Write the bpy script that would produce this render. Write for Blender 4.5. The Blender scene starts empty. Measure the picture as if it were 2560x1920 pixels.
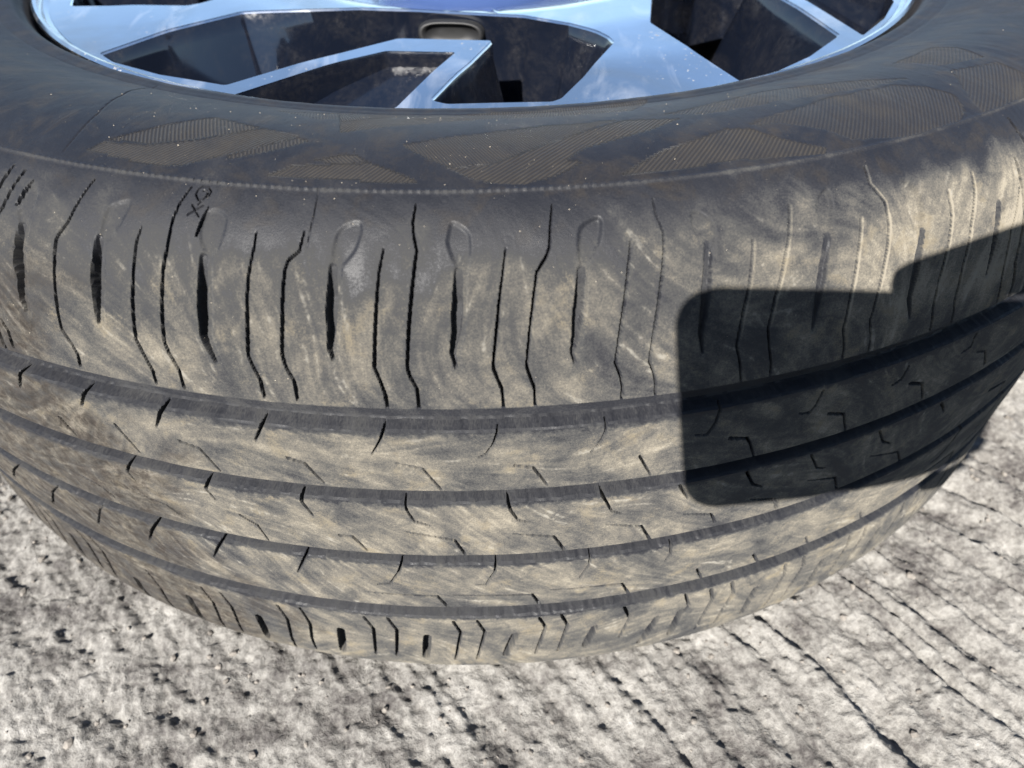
import bpy, bmesh, math, random
import numpy as np
from mathutils import Matrix, Vector
from mathutils.geometry import delaunay_2d_cdt

# ------------------------------------------------------------------ camera, world, sun, exposure
SC = bpy.context.scene
COL = SC.collection
CAM = Vector((0.0, -0.50139, 0.32092))
RT = Vector((0.99914339, -0.04076656, -0.00711146))
UP = Vector((0.03332609, 0.69078702, 0.72228988))
FW = Vector((0.02453277, 0.72190816, -0.69155387))
cd = bpy.data.cameras.new("camera")
cam = bpy.data.objects.new("camera", cd)
COL.objects.link(cam)
cam.matrix_world = Matrix(((RT.x, UP.x, -FW.x, CAM.x), (RT.y, UP.y, -FW.y, CAM.y), (RT.z, UP.z, -FW.z, CAM.z), (0, 0, 0, 1)))
cd.sensor_width = 36.0
cd.lens = 36.0 * 1824.91 / 2560.0
cd.clip_start = 0.005
cd.clip_end = 500.0
cd.dof.use_dof = True
cd.dof.focus_distance = 0.24
cd.dof.aperture_fstop = 12.5
SC.camera = cam

SUN_AZ, SUN_EL = math.radians(23.0), math.radians(39.0)      # the light travels towards +y, 23 degrees to +x
S2 = Vector((-math.sin(SUN_AZ) * math.cos(SUN_EL), -math.cos(SUN_AZ) * math.cos(SUN_EL), math.sin(SUN_EL)))
W = bpy.data.worlds.new("World")
SC.world = W
W.use_nodes = True
nt = W.node_tree
bg = nt.nodes["Background"]
sky = nt.nodes.new("ShaderNodeTexSky")
sky.sky_type = 'NISHITA'
sky.sun_disc = False
sky.sun_elevation = SUN_EL
sky.sun_rotation = math.atan2(S2.x, S2.y)
sky.altitude = 1200.0
sky.air_density = 1.0
sky.dust_density = 0.3
sky.ozone_density = 1.2
nt.links.new(sky.outputs[0], bg.inputs[0])
bg.inputs[1].default_value = 0.05
sd = bpy.data.lights.new("sun", 'SUN')
sd.energy = 5.0
sd.angle = math.radians(0.53)
sd.color = (1.0, 0.955, 0.89)
sun = bpy.data.objects.new("sun", sd)
COL.objects.link(sun)
sun.rotation_euler = S2.to_track_quat('Z', 'Y').to_euler()
SC.view_settings.view_transform = 'Standard'
SC.view_settings.look = 'None'
SC.view_settings.exposure = 2.0
SC.view_settings.gamma = 1.0

# ------------------------------------------------------------------ helpers
rng = np.random.default_rng(7)
random.seed(7)
LAT = rng.random((512, 512)).astype(np.float32)

def vnoise(x, y, sx, sy=None, ox=0.0, oy=0.0):
    """smooth value noise 0..1 on a 512 lattice"""
    sy = sx if sy is None else sy
    x = x / sx + 100.3 + ox
    y = y / sy + 100.7 + oy
    xi = np.floor(x).astype(np.int64)
    yi = np.floor(y).astype(np.int64)
    fx = (x - xi).astype(np.float32)
    fy = (y - yi).astype(np.float32)
    fx = fx * fx * (3 - 2 * fx)
    fy = fy * fy * (3 - 2 * fy)
    a = LAT[xi & 511, yi & 511]
    b = LAT[(xi + 1) & 511, yi & 511]
    c = LAT[xi & 511, (yi + 1) & 511]
    d = LAT[(xi + 1) & 511, (yi + 1) & 511]
    return (a * (1 - fx) + b * fx) * (1 - fy) + (c * (1 - fx) + d * fx) * fy

def fbm(x, y, s, o=0.0, n=4):
    v = 0.0
    a = 0.5
    t = 0.0
    for i in range(n):
        v = v + a * vnoise(x, y, s / 2 ** i, None, o + 37.1 * i, o * 0.7 + 11.9 * i)
        t += a
        a *= 0.5
    return v / t

def sstep(a, b, x):
    t = np.clip((x - a) / (b - a), 0, 1)
    return t * t * (3 - 2 * t)

def link(name, me, mat=None, parent=None):
    o = bpy.data.objects.new(name, me)
    COL.objects.link(o)
    if mat is not None:
        me.materials.append(mat)
    if parent is not None:
        o.parent = parent
    return o

def tag(o, label=None, cat=None, kind=None, group=None):
    if label: o["label"] = label
    if cat: o["category"] = cat
    if kind: o["kind"] = kind
    if group: o["group"] = group
    return o

def empty(name, loc=(0, 0, 0)):
    o = bpy.data.objects.new(name, None)
    o.location = loc
    o.empty_display_size = 0.05
    COL.objects.link(o)
    return o

def mesh_np(name, V, F):
    """V (n,3), F (m,4) or (m,3) int arrays"""
    me = bpy.data.meshes.new(name)
    k = F.shape[1]
    me.vertices.add(len(V))
    me.vertices.foreach_set("co", np.ascontiguousarray(V, dtype=np.float32).ravel())
    me.loops.add(F.size)
    me.loops.foreach_set("vertex_index", np.ascontiguousarray(F, dtype=np.int32).ravel())
    me.polygons.add(len(F))
    me.polygons.foreach_set("loop_start", np.arange(0, F.size, k, dtype=np.int32))
    me.polygons.foreach_set("use_smooth", np.ones(len(F), dtype=bool))
    me.update(calc_edges=True)
    return me

def mesh_py(name, V, F, smooth=True):
    me = bpy.data.meshes.new(name)
    me.from_pydata([tuple(v) for v in V], [], [tuple(f) for f in F])
    me.update()
    if smooth:
        me.polygons.foreach_set("use_smooth", [True] * len(me.polygons))
    return me

class NT:
    def __init__(self, name):
        self.m = bpy.data.materials.new(name)
        self.m.use_nodes = True
        self.t = self.m.node_tree
        self.b = self.t.nodes["Principled BSDF"]
        self.out = self.t.nodes["Material Output"]
    def n(self, typ, **kw):
        nd = self.t.nodes.new(typ)
        for k, v in kw.items():
            if k.startswith("i_"):
                nd.inputs[k[2:].replace("_", " ")].default_value = v
            else:
                setattr(nd, k, v)
        return nd
    def l(self, a, b):
        self.t.links.new(a, b)
    def attr(self, name):
        nd = self.n("ShaderNodeAttribute", attribute_name=name)
        return nd
    def math(self, op, a, b=None, c=None, clamp=False):
        nd = self.n("ShaderNodeMath", operation=op)
        nd.use_clamp = clamp
        for i, v in enumerate((a, b, c)):
            if v is None: continue
            if isinstance(v, (int, float)): nd.inputs[i].default_value = v
            else: self.l(v, nd.inputs[i])
        return nd.outputs[0]
    def noise(self, vec, scale, detail=4.0, rough=0.55, dist=0.0):
        nd = self.n("ShaderNodeTexNoise")
        nd.inputs["Scale"].default_value = scale
        nd.inputs["Detail"].default_value = detail
        nd.inputs["Roughness"].default_value = rough
        nd.inputs["Distortion"].default_value = dist
        if vec is not None: self.l(vec, nd.inputs["Vector"])
        return nd.outputs["Fac"]
    def mapping(self, vec, scale=(1, 1, 1), rot=(0, 0, 0), loc=(0, 0, 0)):
        nd = self.n("ShaderNodeMapping")
        nd.inputs["Scale"].default_value = scale
        nd.inputs["Rotation"].default_value = rot
        nd.inputs["Location"].default_value = loc
        self.l(vec, nd.inputs["Vector"])
        return nd.outputs[0]
    def ramp(self, fac, stops, interp='LINEAR'):
        nd = self.n("ShaderNodeValToRGB")
        cr = nd.color_ramp
        cr.interpolation = interp
        while len(cr.elements) < len(stops): cr.elements.new(0.5)
        for e, (p, c) in zip(cr.elements, stops):
            e.position = p
            e.color = (c[0], c[1], c[2], 1) if len(c) == 3 else c
        self.l(fac, nd.inputs[0])
        return nd.outputs[0]
    def mix(self, fac, a, b, blend='MIX'):
        nd = self.n("ShaderNodeMix", data_type='RGBA', blend_type=blend)
        for s, v in ((nd.inputs[0], fac), (nd.inputs[6], a), (nd.inputs[7], b)):
            if isinstance(v, (int, float)): s.default_value = v
            elif isinstance(v, tuple): s.default_value = (*v, 1.0) if len(v) == 3 else v
            else: self.l(v, s)
        return nd.outputs[2]
    def rng(self, v, a, b, c=0.0, d=1.0):
        nd = self.n("ShaderNodeMapRange")
        nd.clamp = True
        for i, x in enumerate((v, a, b, c, d)):
            if isinstance(x, (int, float)): nd.inputs[i].default_value = x
            else: self.l(x, nd.inputs[i])
        return nd.outputs[0]
    def bump(self, h, dist, strength=1.0, normal=None):
        nd = self.n("ShaderNodeBump")
        nd.inputs["Strength"].default_value = strength
        nd.inputs["Distance"].default_value = dist
        self.l(h, nd.inputs["Height"])
        if normal is not None: self.l(normal, nd.inputs["Normal"])
        return nd.outputs[0]

# ------------------------------------------------------------------ materials
def mat_rubber():
    M = NT("dusty_rubber")
    uv = M.attr("uvs").outputs["Vector"]            # centimetres along the tyre, across the tyre
    dirt_glare = M.attr("dirt_glare").outputs["Fac"]  # dust amount, also carries the painted shoulder glare
    brown = M.attr("brown").outputs["Fac"]
    hm = M.attr("hm").outputs["Fac"]
    hk = M.attr("hk").outputs["Vector"]
    big = M.noise(uv, 0.45, 5, 0.6, 0.4)
    med = M.noise(M.mapping(uv, loc=(7, 3, 1)), 1.6, 5, 0.65, 0.8)
    fine = M.noise(uv, 14.0, 3, 0.7)
    grain = M.noise(uv, 55.0, 2, 0.7)
    sc = M.attr("streak").outputs["Fac"]             # curved smears, 0..1
    sc2 = M.attr("smear").outputs["Fac"]
    spk = M.noise(uv, 26.0, 2, 0.6)
    v = M.math('MULTIPLY_ADD', M.math('MULTIPLY', M.math('SUBTRACT', big, 0.5), M.rng(dirt_glare, 0.08, 0.4, 0.25, 1.0)), 0.55, dirt_glare)
    v = M.math('MULTIPLY_ADD', M.math('MULTIPLY', M.math('SUBTRACT', med, 0.5), M.rng(dirt_glare, 0.08, 0.4, 0.3, 1.0)), 0.7, v)
    amp = M.rng(dirt_glare, 0.10, 0.45, 0.15, 1.0)
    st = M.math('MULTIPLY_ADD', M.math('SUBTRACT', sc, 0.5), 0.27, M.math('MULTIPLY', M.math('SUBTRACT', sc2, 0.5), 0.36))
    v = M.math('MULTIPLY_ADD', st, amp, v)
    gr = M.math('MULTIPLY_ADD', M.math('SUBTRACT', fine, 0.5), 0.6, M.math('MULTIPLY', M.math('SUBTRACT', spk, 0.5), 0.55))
    v = M.math('MULTIPLY_ADD', gr, M.rng(dirt_glare, 0.05, 0.4, 0.45, 1.0), v)
    v = M.math('MAXIMUM', v, M.math('MULTIPLY', dirt_glare, 0.35))
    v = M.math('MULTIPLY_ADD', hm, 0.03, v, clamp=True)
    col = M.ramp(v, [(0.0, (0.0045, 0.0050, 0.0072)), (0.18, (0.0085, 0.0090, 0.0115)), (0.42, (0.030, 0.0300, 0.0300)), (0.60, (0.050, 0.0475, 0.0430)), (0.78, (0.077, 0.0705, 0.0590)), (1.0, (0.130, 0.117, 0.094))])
    # thin patches of yellowish mud
    yl = M.noise(M.mapping(uv, loc=(31, 7, 0)), 0.8, 5, 0.6, 0.5)
    col = M.mix(M.math('MULTIPLY', M.rng(yl, 0.55, 0.72), M.rng(v, 0.45, 0.8)), col, (0.098, 0.083, 0.058))
    brn = M.noise(M.mapping(uv, loc=(17, 23, 0)), 0.7, 6, 0.68, 0.6)
    col = M.mix(M.math('MULTIPLY', M.rng(brn, 0.49, 0.70), M.rng(dirt_glare, 0.18, 0.12, 0.0, 0.8)), col, M.ramp(fine, [(0.3, (0.0095, 0.0080, 0.0070)), (0.75, (0.021, 0.0178, 0.0148))]))
    # pale drag scratches
    sw = M.math('MULTIPLY', M.math('MULTIPLY', M.rng(sc, 0.74, 0.90), M.rng(med, 0.46, 0.60)), M.rng(dirt_glare, 0.2, 0.5), clamp=True)
    col = M.mix(M.math('MULTIPLY', sw, 0.7), col, (0.135, 0.128, 0.113))
    dp = M.n("ShaderNodeVectorMath", operation='DOT_PRODUCT')
    M.l(uv, dp.inputs[0]); M.l(hk, dp.inputs[1])
    sn = M.math('SINE', dp.outputs["Value"])
    valley = M.math('MULTIPLY', M.rng(sn, -0.2, 0.6), hm)
    hd = M.rng(big, 0.35, 0.62, 0.85, 0.5)
    col = M.mix(M.math('MULTIPLY', hm, hd), col, (0.0100, 0.0088, 0.0080))
    col = M.mix(M.math('MULTIPLY', valley, M.rng(med, 0.28, 0.68, 0.30, 0.9)), col, (0.0225, 0.0198, 0.0165))
    bn = M.noise(M.mapping(uv, loc=(3, 9, 0)), 2.2, 5, 0.7, 0.5)
    bf = M.math('MULTIPLY', brown, M.rng(bn, 0.38, 0.64, 1.0, 0.3), clamp=True)
    bcol = M.ramp(M.math('MULTIPLY_ADD', sc, 0.5, M.math('MULTIPLY', fine, 0.5)), [(0.3, (0.0105, 0.009, 0.008)), (0.6, (0.021, 0.0175, 0.015)), (0.85, (0.050, 0.044, 0.039))])
    col = M.mix(M.math('MULTIPLY', bf, 0.9), col, bcol)
    M.l(col, M.b.inputs["Base Color"])
    M.l(M.rng(v, 0.05, 0.45, 0.50, 0.92), M.b.inputs["Roughness"])
    M.l(M.rng(v, 0.1, 0.45, 0.30, 0.08), M.b.inputs["Specular IOR Level"])
    M.b.inputs["Diffuse Roughness"].default_value = 0.8
    line = M.math('MULTIPLY', sn, hm)
    h1 = M.math('MULTIPLY_ADD', fine, 0.35, M.math('MULTIPLY', grain, 0.12))
    h1 = M.math('MULTIPLY_ADD', sc, 0.12, h1)
    n1 = M.bump(h1, 0.0006, 0.42)
    n2 = M.bump(line, 0.00015, 0.7, n1)
    M.l(n2, M.b.inputs["Normal"])
    return M.m

def mat_alloy():
    M = NT("machined_alloy")
    geo = M.n("ShaderNodeTexCoord").outputs["Object"]
    sm = M.noise(geo, 14.0, 4, 0.6, 0.6)
    fine = M.noise(geo, 900.0, 2, 0.6)
    M.l(M.ramp(sm, [(0.40, (0.93, 0.94, 0.95)), (0.70, (0.70, 0.69, 0.67))]), M.b.inputs["Base Color"])
    M.b.inputs["Metallic"].default_value = 1.0
    spot = M.noise(M.mapping(geo, loc=(1, 2, 0)), 560.0, 2, 0.5)
    grp = M.noise(M.mapping(geo, loc=(4, 0, 0)), 30.0, 3, 0.6)
    dust = M.math('MULTIPLY', M.rng(spot, 0.68, 0.74), M.rng(grp, 0.52, 0.62), clamp=True)
    film = M.math('MULTIPLY', M.rng(M.noise(M.mapping(geo, scale=(1, 0.35, 1), rot=(0, 0, 0.5)), 42.0, 5, 0.65, 1.0), 0.52, 0.72), 0.20)
    M.l(M.math('SUBTRACT', 1.0, M.math('MAXIMUM', M.math('MULTIPLY', dust, 0.7), M.math('MULTIPLY', film, 0.45))), M.b.inputs["Metallic"])
    M.l(M.mix(dust, M.ramp(sm, [(0.40, (0.93, 0.94, 0.95)), (0.70, (0.70, 0.69, 0.67))]), (0.16, 0.14, 0.115)), M.b.inputs["Base Color"])
    M.l(M.rng(sm, 0.42, 0.75, 0.10, 0.32), M.b.inputs["Roughness"])
    M.l(M.bump(fine, 0.00002, 0.25), M.b.inputs["Normal"])
    return M.m

def mat_black():
    M = NT("gloss_black_paint")
    geo = M.n("ShaderNodeTexCoord").outputs["Object"]
    d = M.noise(geo, 34.0, 7, 0.72, 0.9)
    f = M.noise(geo, 400.0, 3, 0.7)
    dust = M.math('MULTIPLY', M.rng(d, 0.44, 0.66), M.rng(f, 0.32, 0.62), clamp=True)
    M.l(M.mix(M.math('MULTIPLY', dust, 0.24), (0.0030, 0.0042, 0.0080), (0.034, 0.031, 0.029)), M.b.inputs["Base Color"])
    M.l(M.math('MULTIPLY_ADD', dust, 0.3, 0.06), M.b.inputs["Roughness"])
    M.b.inputs["Coat Weight"].default_value = 0.6
    M.b.inputs["Coat Roughness"].default_value = 0.05
    return M.m

def mat_barrel():
    M = NT("dusty_grey_paint")
    geo = M.n("ShaderNodeTexCoord").outputs["Object"]
    d = M.noise(geo, 28.0, 7, 0.72, 0.4)
    M.l(M.ramp(d, [(0.3, (0.005, 0.005, 0.006)), (0.55, (0.011, 0.0098, 0.009)), (0.75, (0.036, 0.031, 0.026))]), M.b.inputs["Base Color"])
    M.l(M.rng(d, 0.3, 0.7, 0.3, 0.8), M.b.inputs["Roughness"])
    return M.m

def mat_concrete():
    M = NT("broomed_concrete")
    geo = M.n("ShaderNodeTexCoord").outputs["Object"]
    big = M.noise(geo, 16.0, 5, 0.65, 0.5)
    med = M.noise(M.mapping(geo, loc=(3, 1, 0)), 75.0, 5, 0.7, 0.6)
    fine = M.noise(geo, 420.0, 4, 0.75)
    v = M.math('MULTIPLY_ADD', big, 0.45, M.math('MULTIPLY', med, 0.45))
    v = M.math('MULTIPLY_ADD', M.math('SUBTRACT', fine, 0.5), 0.50, M.math('ADD', v, 0.148))
    strk = M.noise(M.mapping(geo, scale=(22, 150, 1), rot=(0, 0, math.radians(51))), 1.0, 4, 0.6, 0.4)
    v = M.math('MULTIPLY_ADD', M.math('SUBTRACT', strk, 0.5), 0.28, v)
    stain = M.noise(M.mapping(geo, loc=(5, 2, 0)), 30.0, 4, 0.6, 0.8)
    v = M.math('MULTIPLY_ADD', M.rng(stain, 0.52, 0.70), -0.10, v)
    col = M.ramp(v, [(0.42, (0.026, 0.0225, 0.0215)), (0.52, (0.074, 0.069, 0.064)), (0.64, (0.140, 0.134, 0.124)), (0.80, (0.225, 0.217, 0.204))])
    M.l(col, M.b.inputs["Base Color"])
    M.b.inputs["Roughness"].default_value = 0.85
    M.b.inputs["Diffuse Roughness"].default_value = 0.7
    h = M.math('MULTIPLY_ADD', fine, 0.6, M.math('MULTIPLY', med, 1.0))
    M.l(M.bump(h, 0.0022, 1.0), M.b.inputs["Normal"])
    return M.m

def mat_plain(name, col, rough=0.5, metal=0.0, spec=0.5, noise=0.0, scale=200.0, sss=0.0):
    M = NT(name)
    if noise > 0:
        geo = M.n("ShaderNodeTexCoord").outputs["Object"]
        f = M.noise(geo, scale, 4, 0.65)
        a = tuple(c * (1 - noise) for c in col); b = tuple(min(1, c * (1 + noise)) for c in col)
        M.l(M.ramp(f, [(0.3, a), (0.7, b)]), M.b.inputs["Base Color"])
    else:
        M.b.inputs["Base Color"].default_value = (*col, 1)
    M.b.inputs["Roughness"].default_value = rough
    M.b.inputs["Metallic"].default_value = metal
    M.b.inputs["Specular IOR Level"].default_value = spec
    if sss: 
        M.b.inputs["Subsurface Weight"].default_value = sss
        M.b.inputs["Subsurface Scale"].default_value = 0.004
    return M.m

RUBBER, ALLOY, BLACK, BARREL, CONCRETE = mat_rubber(), mat_alloy(), mat_black(), mat_barrel(), mat_concrete()

# ------------------------------------------------------------------ ground: one sheet, finely modelled where the picture shows it
def axis(lo, hi, step, far):
    a = list(np.arange(lo, hi + step / 2, step))
    s, x = step, hi
    r = []
    while x < far:
        s *= 1.35; x += s; r.append(x)
    s, x = step, lo
    l = []
    while x > -far:
        s *= 1.35; x -= s; l.append(x)
    return np.array(l[::-1] + a + r)

def build_ground():
    gx, gy = axis(-0.31, 0.41, 0.00095, 120.0), axis(-0.415, -0.07, 0.00095, 120.0)
    X, Y = np.meshgrid(gx, gy, indexing='ij')
    x, y = X * 1000, Y * 1000                                   # mm
    a = math.radians(-51.0)
    wx = (vnoise(x, y, 60) - 0.5) * 26
    al = x * math.cos(a) + y * math.sin(a)
    q = -x * math.sin(a) + y * math.cos(a) + wx * 0.55
    right = sstep(-120, 160, x)
    r1 = vnoise(al, q, 110, 13, 3, 9)
    r1 = 1 - np.abs(2 * r1 - 1)
    r2 = vnoise(al, q, 60, 6.5, 13, 29)
    r3 = vnoise(al, q, 45, 3.2, 33, 59)
    saw = np.mod(q / 21.0 + (vnoise(al, q, 90, 40, 5, 5) - 0.5) * 1.7, 1.0)
    sawh = np.where(saw < 0.80, saw / 0.80, (1 - saw) / 0.20)
    brk = sstep(0.35, 0.6, vnoise(al, q, 50, 16, 71, 8))
    right = sstep(-190, 0, x)
    h = (0.25 + 0.75 * right) * (6.2 * (vnoise(al, q, 160, 10.5, 61, 17) - 0.5) + 3.8 * (vnoise(al, q, 70, 5.0, 13, 29) - 0.5) + 1.5 * (r3 - 0.5) + 1.2 * (r1 - 0.5) + 0.35 * brk * (sawh - 0.5))
    lump = fbm(x, y, 12, 2.0, 3)
    h += 4.4 * (lump - 0.5) * (1.1 - 0.75 * right)
    h += 3.9 * (fbm(x, y, 5.0, 8.0, 3) - 0.5) * (1.1 - 0.40 * right)
    h += 2.5 * (fbm(x, y, 2.4, 18.0, 2) - 0.5)
    pit = sstep(0.68, 0.88, vnoise(x, y, 6.5, None, 50, 3)) * sstep(0.45, 0.75, vnoise(x, y, 24, None, 5, 33))
    h -= 0.7 * pit
    near = sstep(1.2, 0.55, np.hypot(X, Y))
    Z = (h * near - 2.2) / 1000.0
    n, m = X.shape
    V = np.stack([X, Y, Z], -1).reshape(-1, 3)
    i = np.arange(n * m).reshape(n, m)
    F = np.stack([i[:-1, :-1], i[1:, :-1], i[1:, 1:], i[:-1, 1:]], -1).reshape(-1, 4)
    g = link("ground", mesh_np("ground", V, F), CONCRETE)
    tag(g, kind="structure")
    return lambda px, py: float(Z[min(len(gx) - 1, np.searchsorted(gx, px)), min(len(gy) - 1, np.searchsorted(gy, py))])
ground_height = build_ground()

# ------------------------------------------------------------------ tyre: measured tread marks, (mm along the tyre, mm down its profile)
SIPE = [[(-153.2,99.2),(-153.8,102.8),(-154.0,106.6)],[(-142.9,102.7),(-144.2,106.3),(-145.0,110.5)],[(-122.0,98.9),(-123.4,104.9),(-125.0,112.4),(-127.2,116.0),(-127.9,117.9),(-127.7,123.8),(-127.7,132.1),(-128.0,138.4),(-128.0,143.9),(-125.8,148.2),(-124.7,151.8),(-125.3,155.7)],[(-100.7,110.8),(-101.3,114.7),(-101.2,120.0),(-101.4,127.9),(-101.9,134.9),(-102.4,142.2),(-100.7,147.6),(-99.3,152.2),(-99.4,156.2)],[(-89.3,97.0),(-91.0,102.5),(-91.7,109.1),(-91.5,114.4),(-92.0,120.2),(-92.2,126.8),(-92.7,133.6),(-93.3,141.8),(-92.4,145.2),(-90.5,150.1),(-90.3,156.3)],[(-81.8,102.8),(-82.7,106.8),(-83.4,111.0)],[(-65.7,109.0),(-65.9,113.9),(-66.7,120.8),(-66.9,126.4),(-67.2,133.1),(-68.1,142.6),(-67.2,146.0),(-65.8,150.1),(-65.7,156.2)],[(-51.9,107.8),(-52.7,113.1),(-55.7,115.8),(-56.4,118.4),(-56.7,123.5),(-57.2,132.3),(-58.2,141.7),(-57.5,145.6),(-55.8,149.6),(-55.9,156.0)],[(-152.3,145.8),(-150.5,149.8),(-151.1,155.4)],[(-29.2,111.8),(-30.2,117.4),(-30.8,124.5),(-31.6,133.2),(-32.6,144.1),(-31.4,148.1),(-30.4,152.4),(-30.3,157.5)],[(-20.8,99.0),(-21.4,104.1),(-21.0,107.8),(-20.0,112.2),(-20.6,116.4),(-21.5,124.4),(-22.5,133.1),(-23.6,143.9),(-22.9,146.9),(-21.4,150.5),(-21.3,157.6)],[(4.4,112.1),(3.5,117.6),(2.1,126.0),(1.2,133.4),(-0.1,144.2),(1.0,147.7),(2.2,151.0),(2.5,157.8)],[(18.4,100.1),(17.3,106.0),(16.5,112.2),(15.4,114.7),(12.7,118.4),(11.3,126.4),(10.2,133.8),(9.1,144.1),(9.9,147.2),(11.3,151.5),(11.5,157.7)],[(39.3,112.3),(37.9,118.8),(36.2,128.1),(34.8,137.0),(33.8,145.1),(35.6,150.0),(36.3,153.9),(36.1,158.2)],[(48.1,100.7),(47.8,105.1),(49.1,110.7),(48.4,116.4),(46.4,125.6),(44.6,136.6),(43.5,145.7),(44.9,149.0),(45.7,152.4),(46.2,158.2)],[(74.8,115.8),(72.6,126.6),(70.6,134.8),(69.2,144.3),(70.9,150.1),(72.5,158.0)],[(88.6,107.9),(86.3,115.6),(83.3,123.5),(80.2,132.6),(78.7,141.3),(79.8,147.6),(81.1,152.2),(81.9,158.2)],[(110.6,115.4),(107.4,125.8),(105.3,136.0),(104.1,146.5),(106.0,153.6),(106.4,158.0)],[(118.6,100.7),(117.4,106.3),(120.4,112.2),(119.8,119.0),(116.8,129.5),(115.0,137.5),(113.6,146.0),(115.2,151.5),(115.9,157.5)],[(144.7,113.9),(143.8,121.5),(142.0,126.9),(138.7,139.9),(138.4,148.3),(139.6,153.2),(140.6,158.3)],[(156.7,111.2),(155.5,116.4),(151.4,125.8),(148.6,137.0),(147.5,148.0),(148.8,153.0),(149.5,158.0)],[(176.0,120.0),(169.9,131.8),(168.9,145.6),(171.0,156.4)]]
SLOT = [[(-141.3,116.0),(-141.6,122.5),(-140.8,129.8),(-141.3,137.1),(-140.6,140.5)],[(-113.8,115.4),(-113.7,120.7),(-113.7,129.7),(-114.4,139.3)],[(-80.5,116.8),(-80.3,123.3),(-80.3,129.8),(-81.0,138.2),(-80.4,140.5),(-78.6,145.8)],[(-43.4,116.9),(-43.6,124.9),(-44.1,133.7),(-45.0,138.8),(-44.4,142.1)],[(-9.3,117.7),(-9.8,126.6),(-10.5,134.4),(-11.6,139.5),(-10.9,143.9)],[(24.1,118.6),(22.9,127.9),(21.9,135.9),(21.0,141.0),(21.7,144.0)],[(60.6,115.2),(59.0,127.1),(57.5,139.1),(58.2,145.2)],[(97.9,118.1),(95.2,126.6),(93.6,135.6),(92.6,144.0)],[(131.2,123.2),(129.0,130.9),(127.1,142.4),(128.7,149.2)],[(164.4,122.5),(162.5,129.9),(159.9,143.7)]]
HEAD = [[(-142.9,102.7),(-138.4,105.3),(-138.4,111.8),(-140.1,115.8),(-142.5,116.2),(-145.0,110.5)],[(-106.0,102.5),(-112.8,105.4),(-114.0,108.0),(-113.8,115.4),(-111.5,116.9),(-108.9,113.8),(-106.5,107.5)],[(-81.5,102.3),(-75.3,104.2),(-74.7,108.8),(-76.1,115.1),(-79.3,116.7),(-83.4,111.0)],[(-35.1,103.4),(-41.6,105.4),(-43.5,110.0),(-43.4,116.9),(-40.7,116.8),(-39.4,115.9),(-36.0,111.5)],[(-10.8,103.2),(-5.4,106.6),(-4.8,110.6),(-5.6,119.1),(-8.7,118.2),(-12.2,110.5),(-11.7,107.8)],[(32.6,103.5),(25.8,106.1),(24.5,109.6),(24.0,117.8),(26.9,118.0),(28.4,115.5),(31.5,110.5)],[(58.6,103.9),(64.8,109.1),(64.2,113.2),(62.8,117.7),(60.2,115.7),(57.3,110.6)],[(103.7,103.8),(97.2,107.4),(95.5,117.7),(99.3,118.3),(101.4,114.4),(103.4,109.7)],[(128.2,105.6),(134.8,111.1),(133.9,117.5),(133.0,123.0),(129.3,122.2),(127.4,114.2)]]
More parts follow.
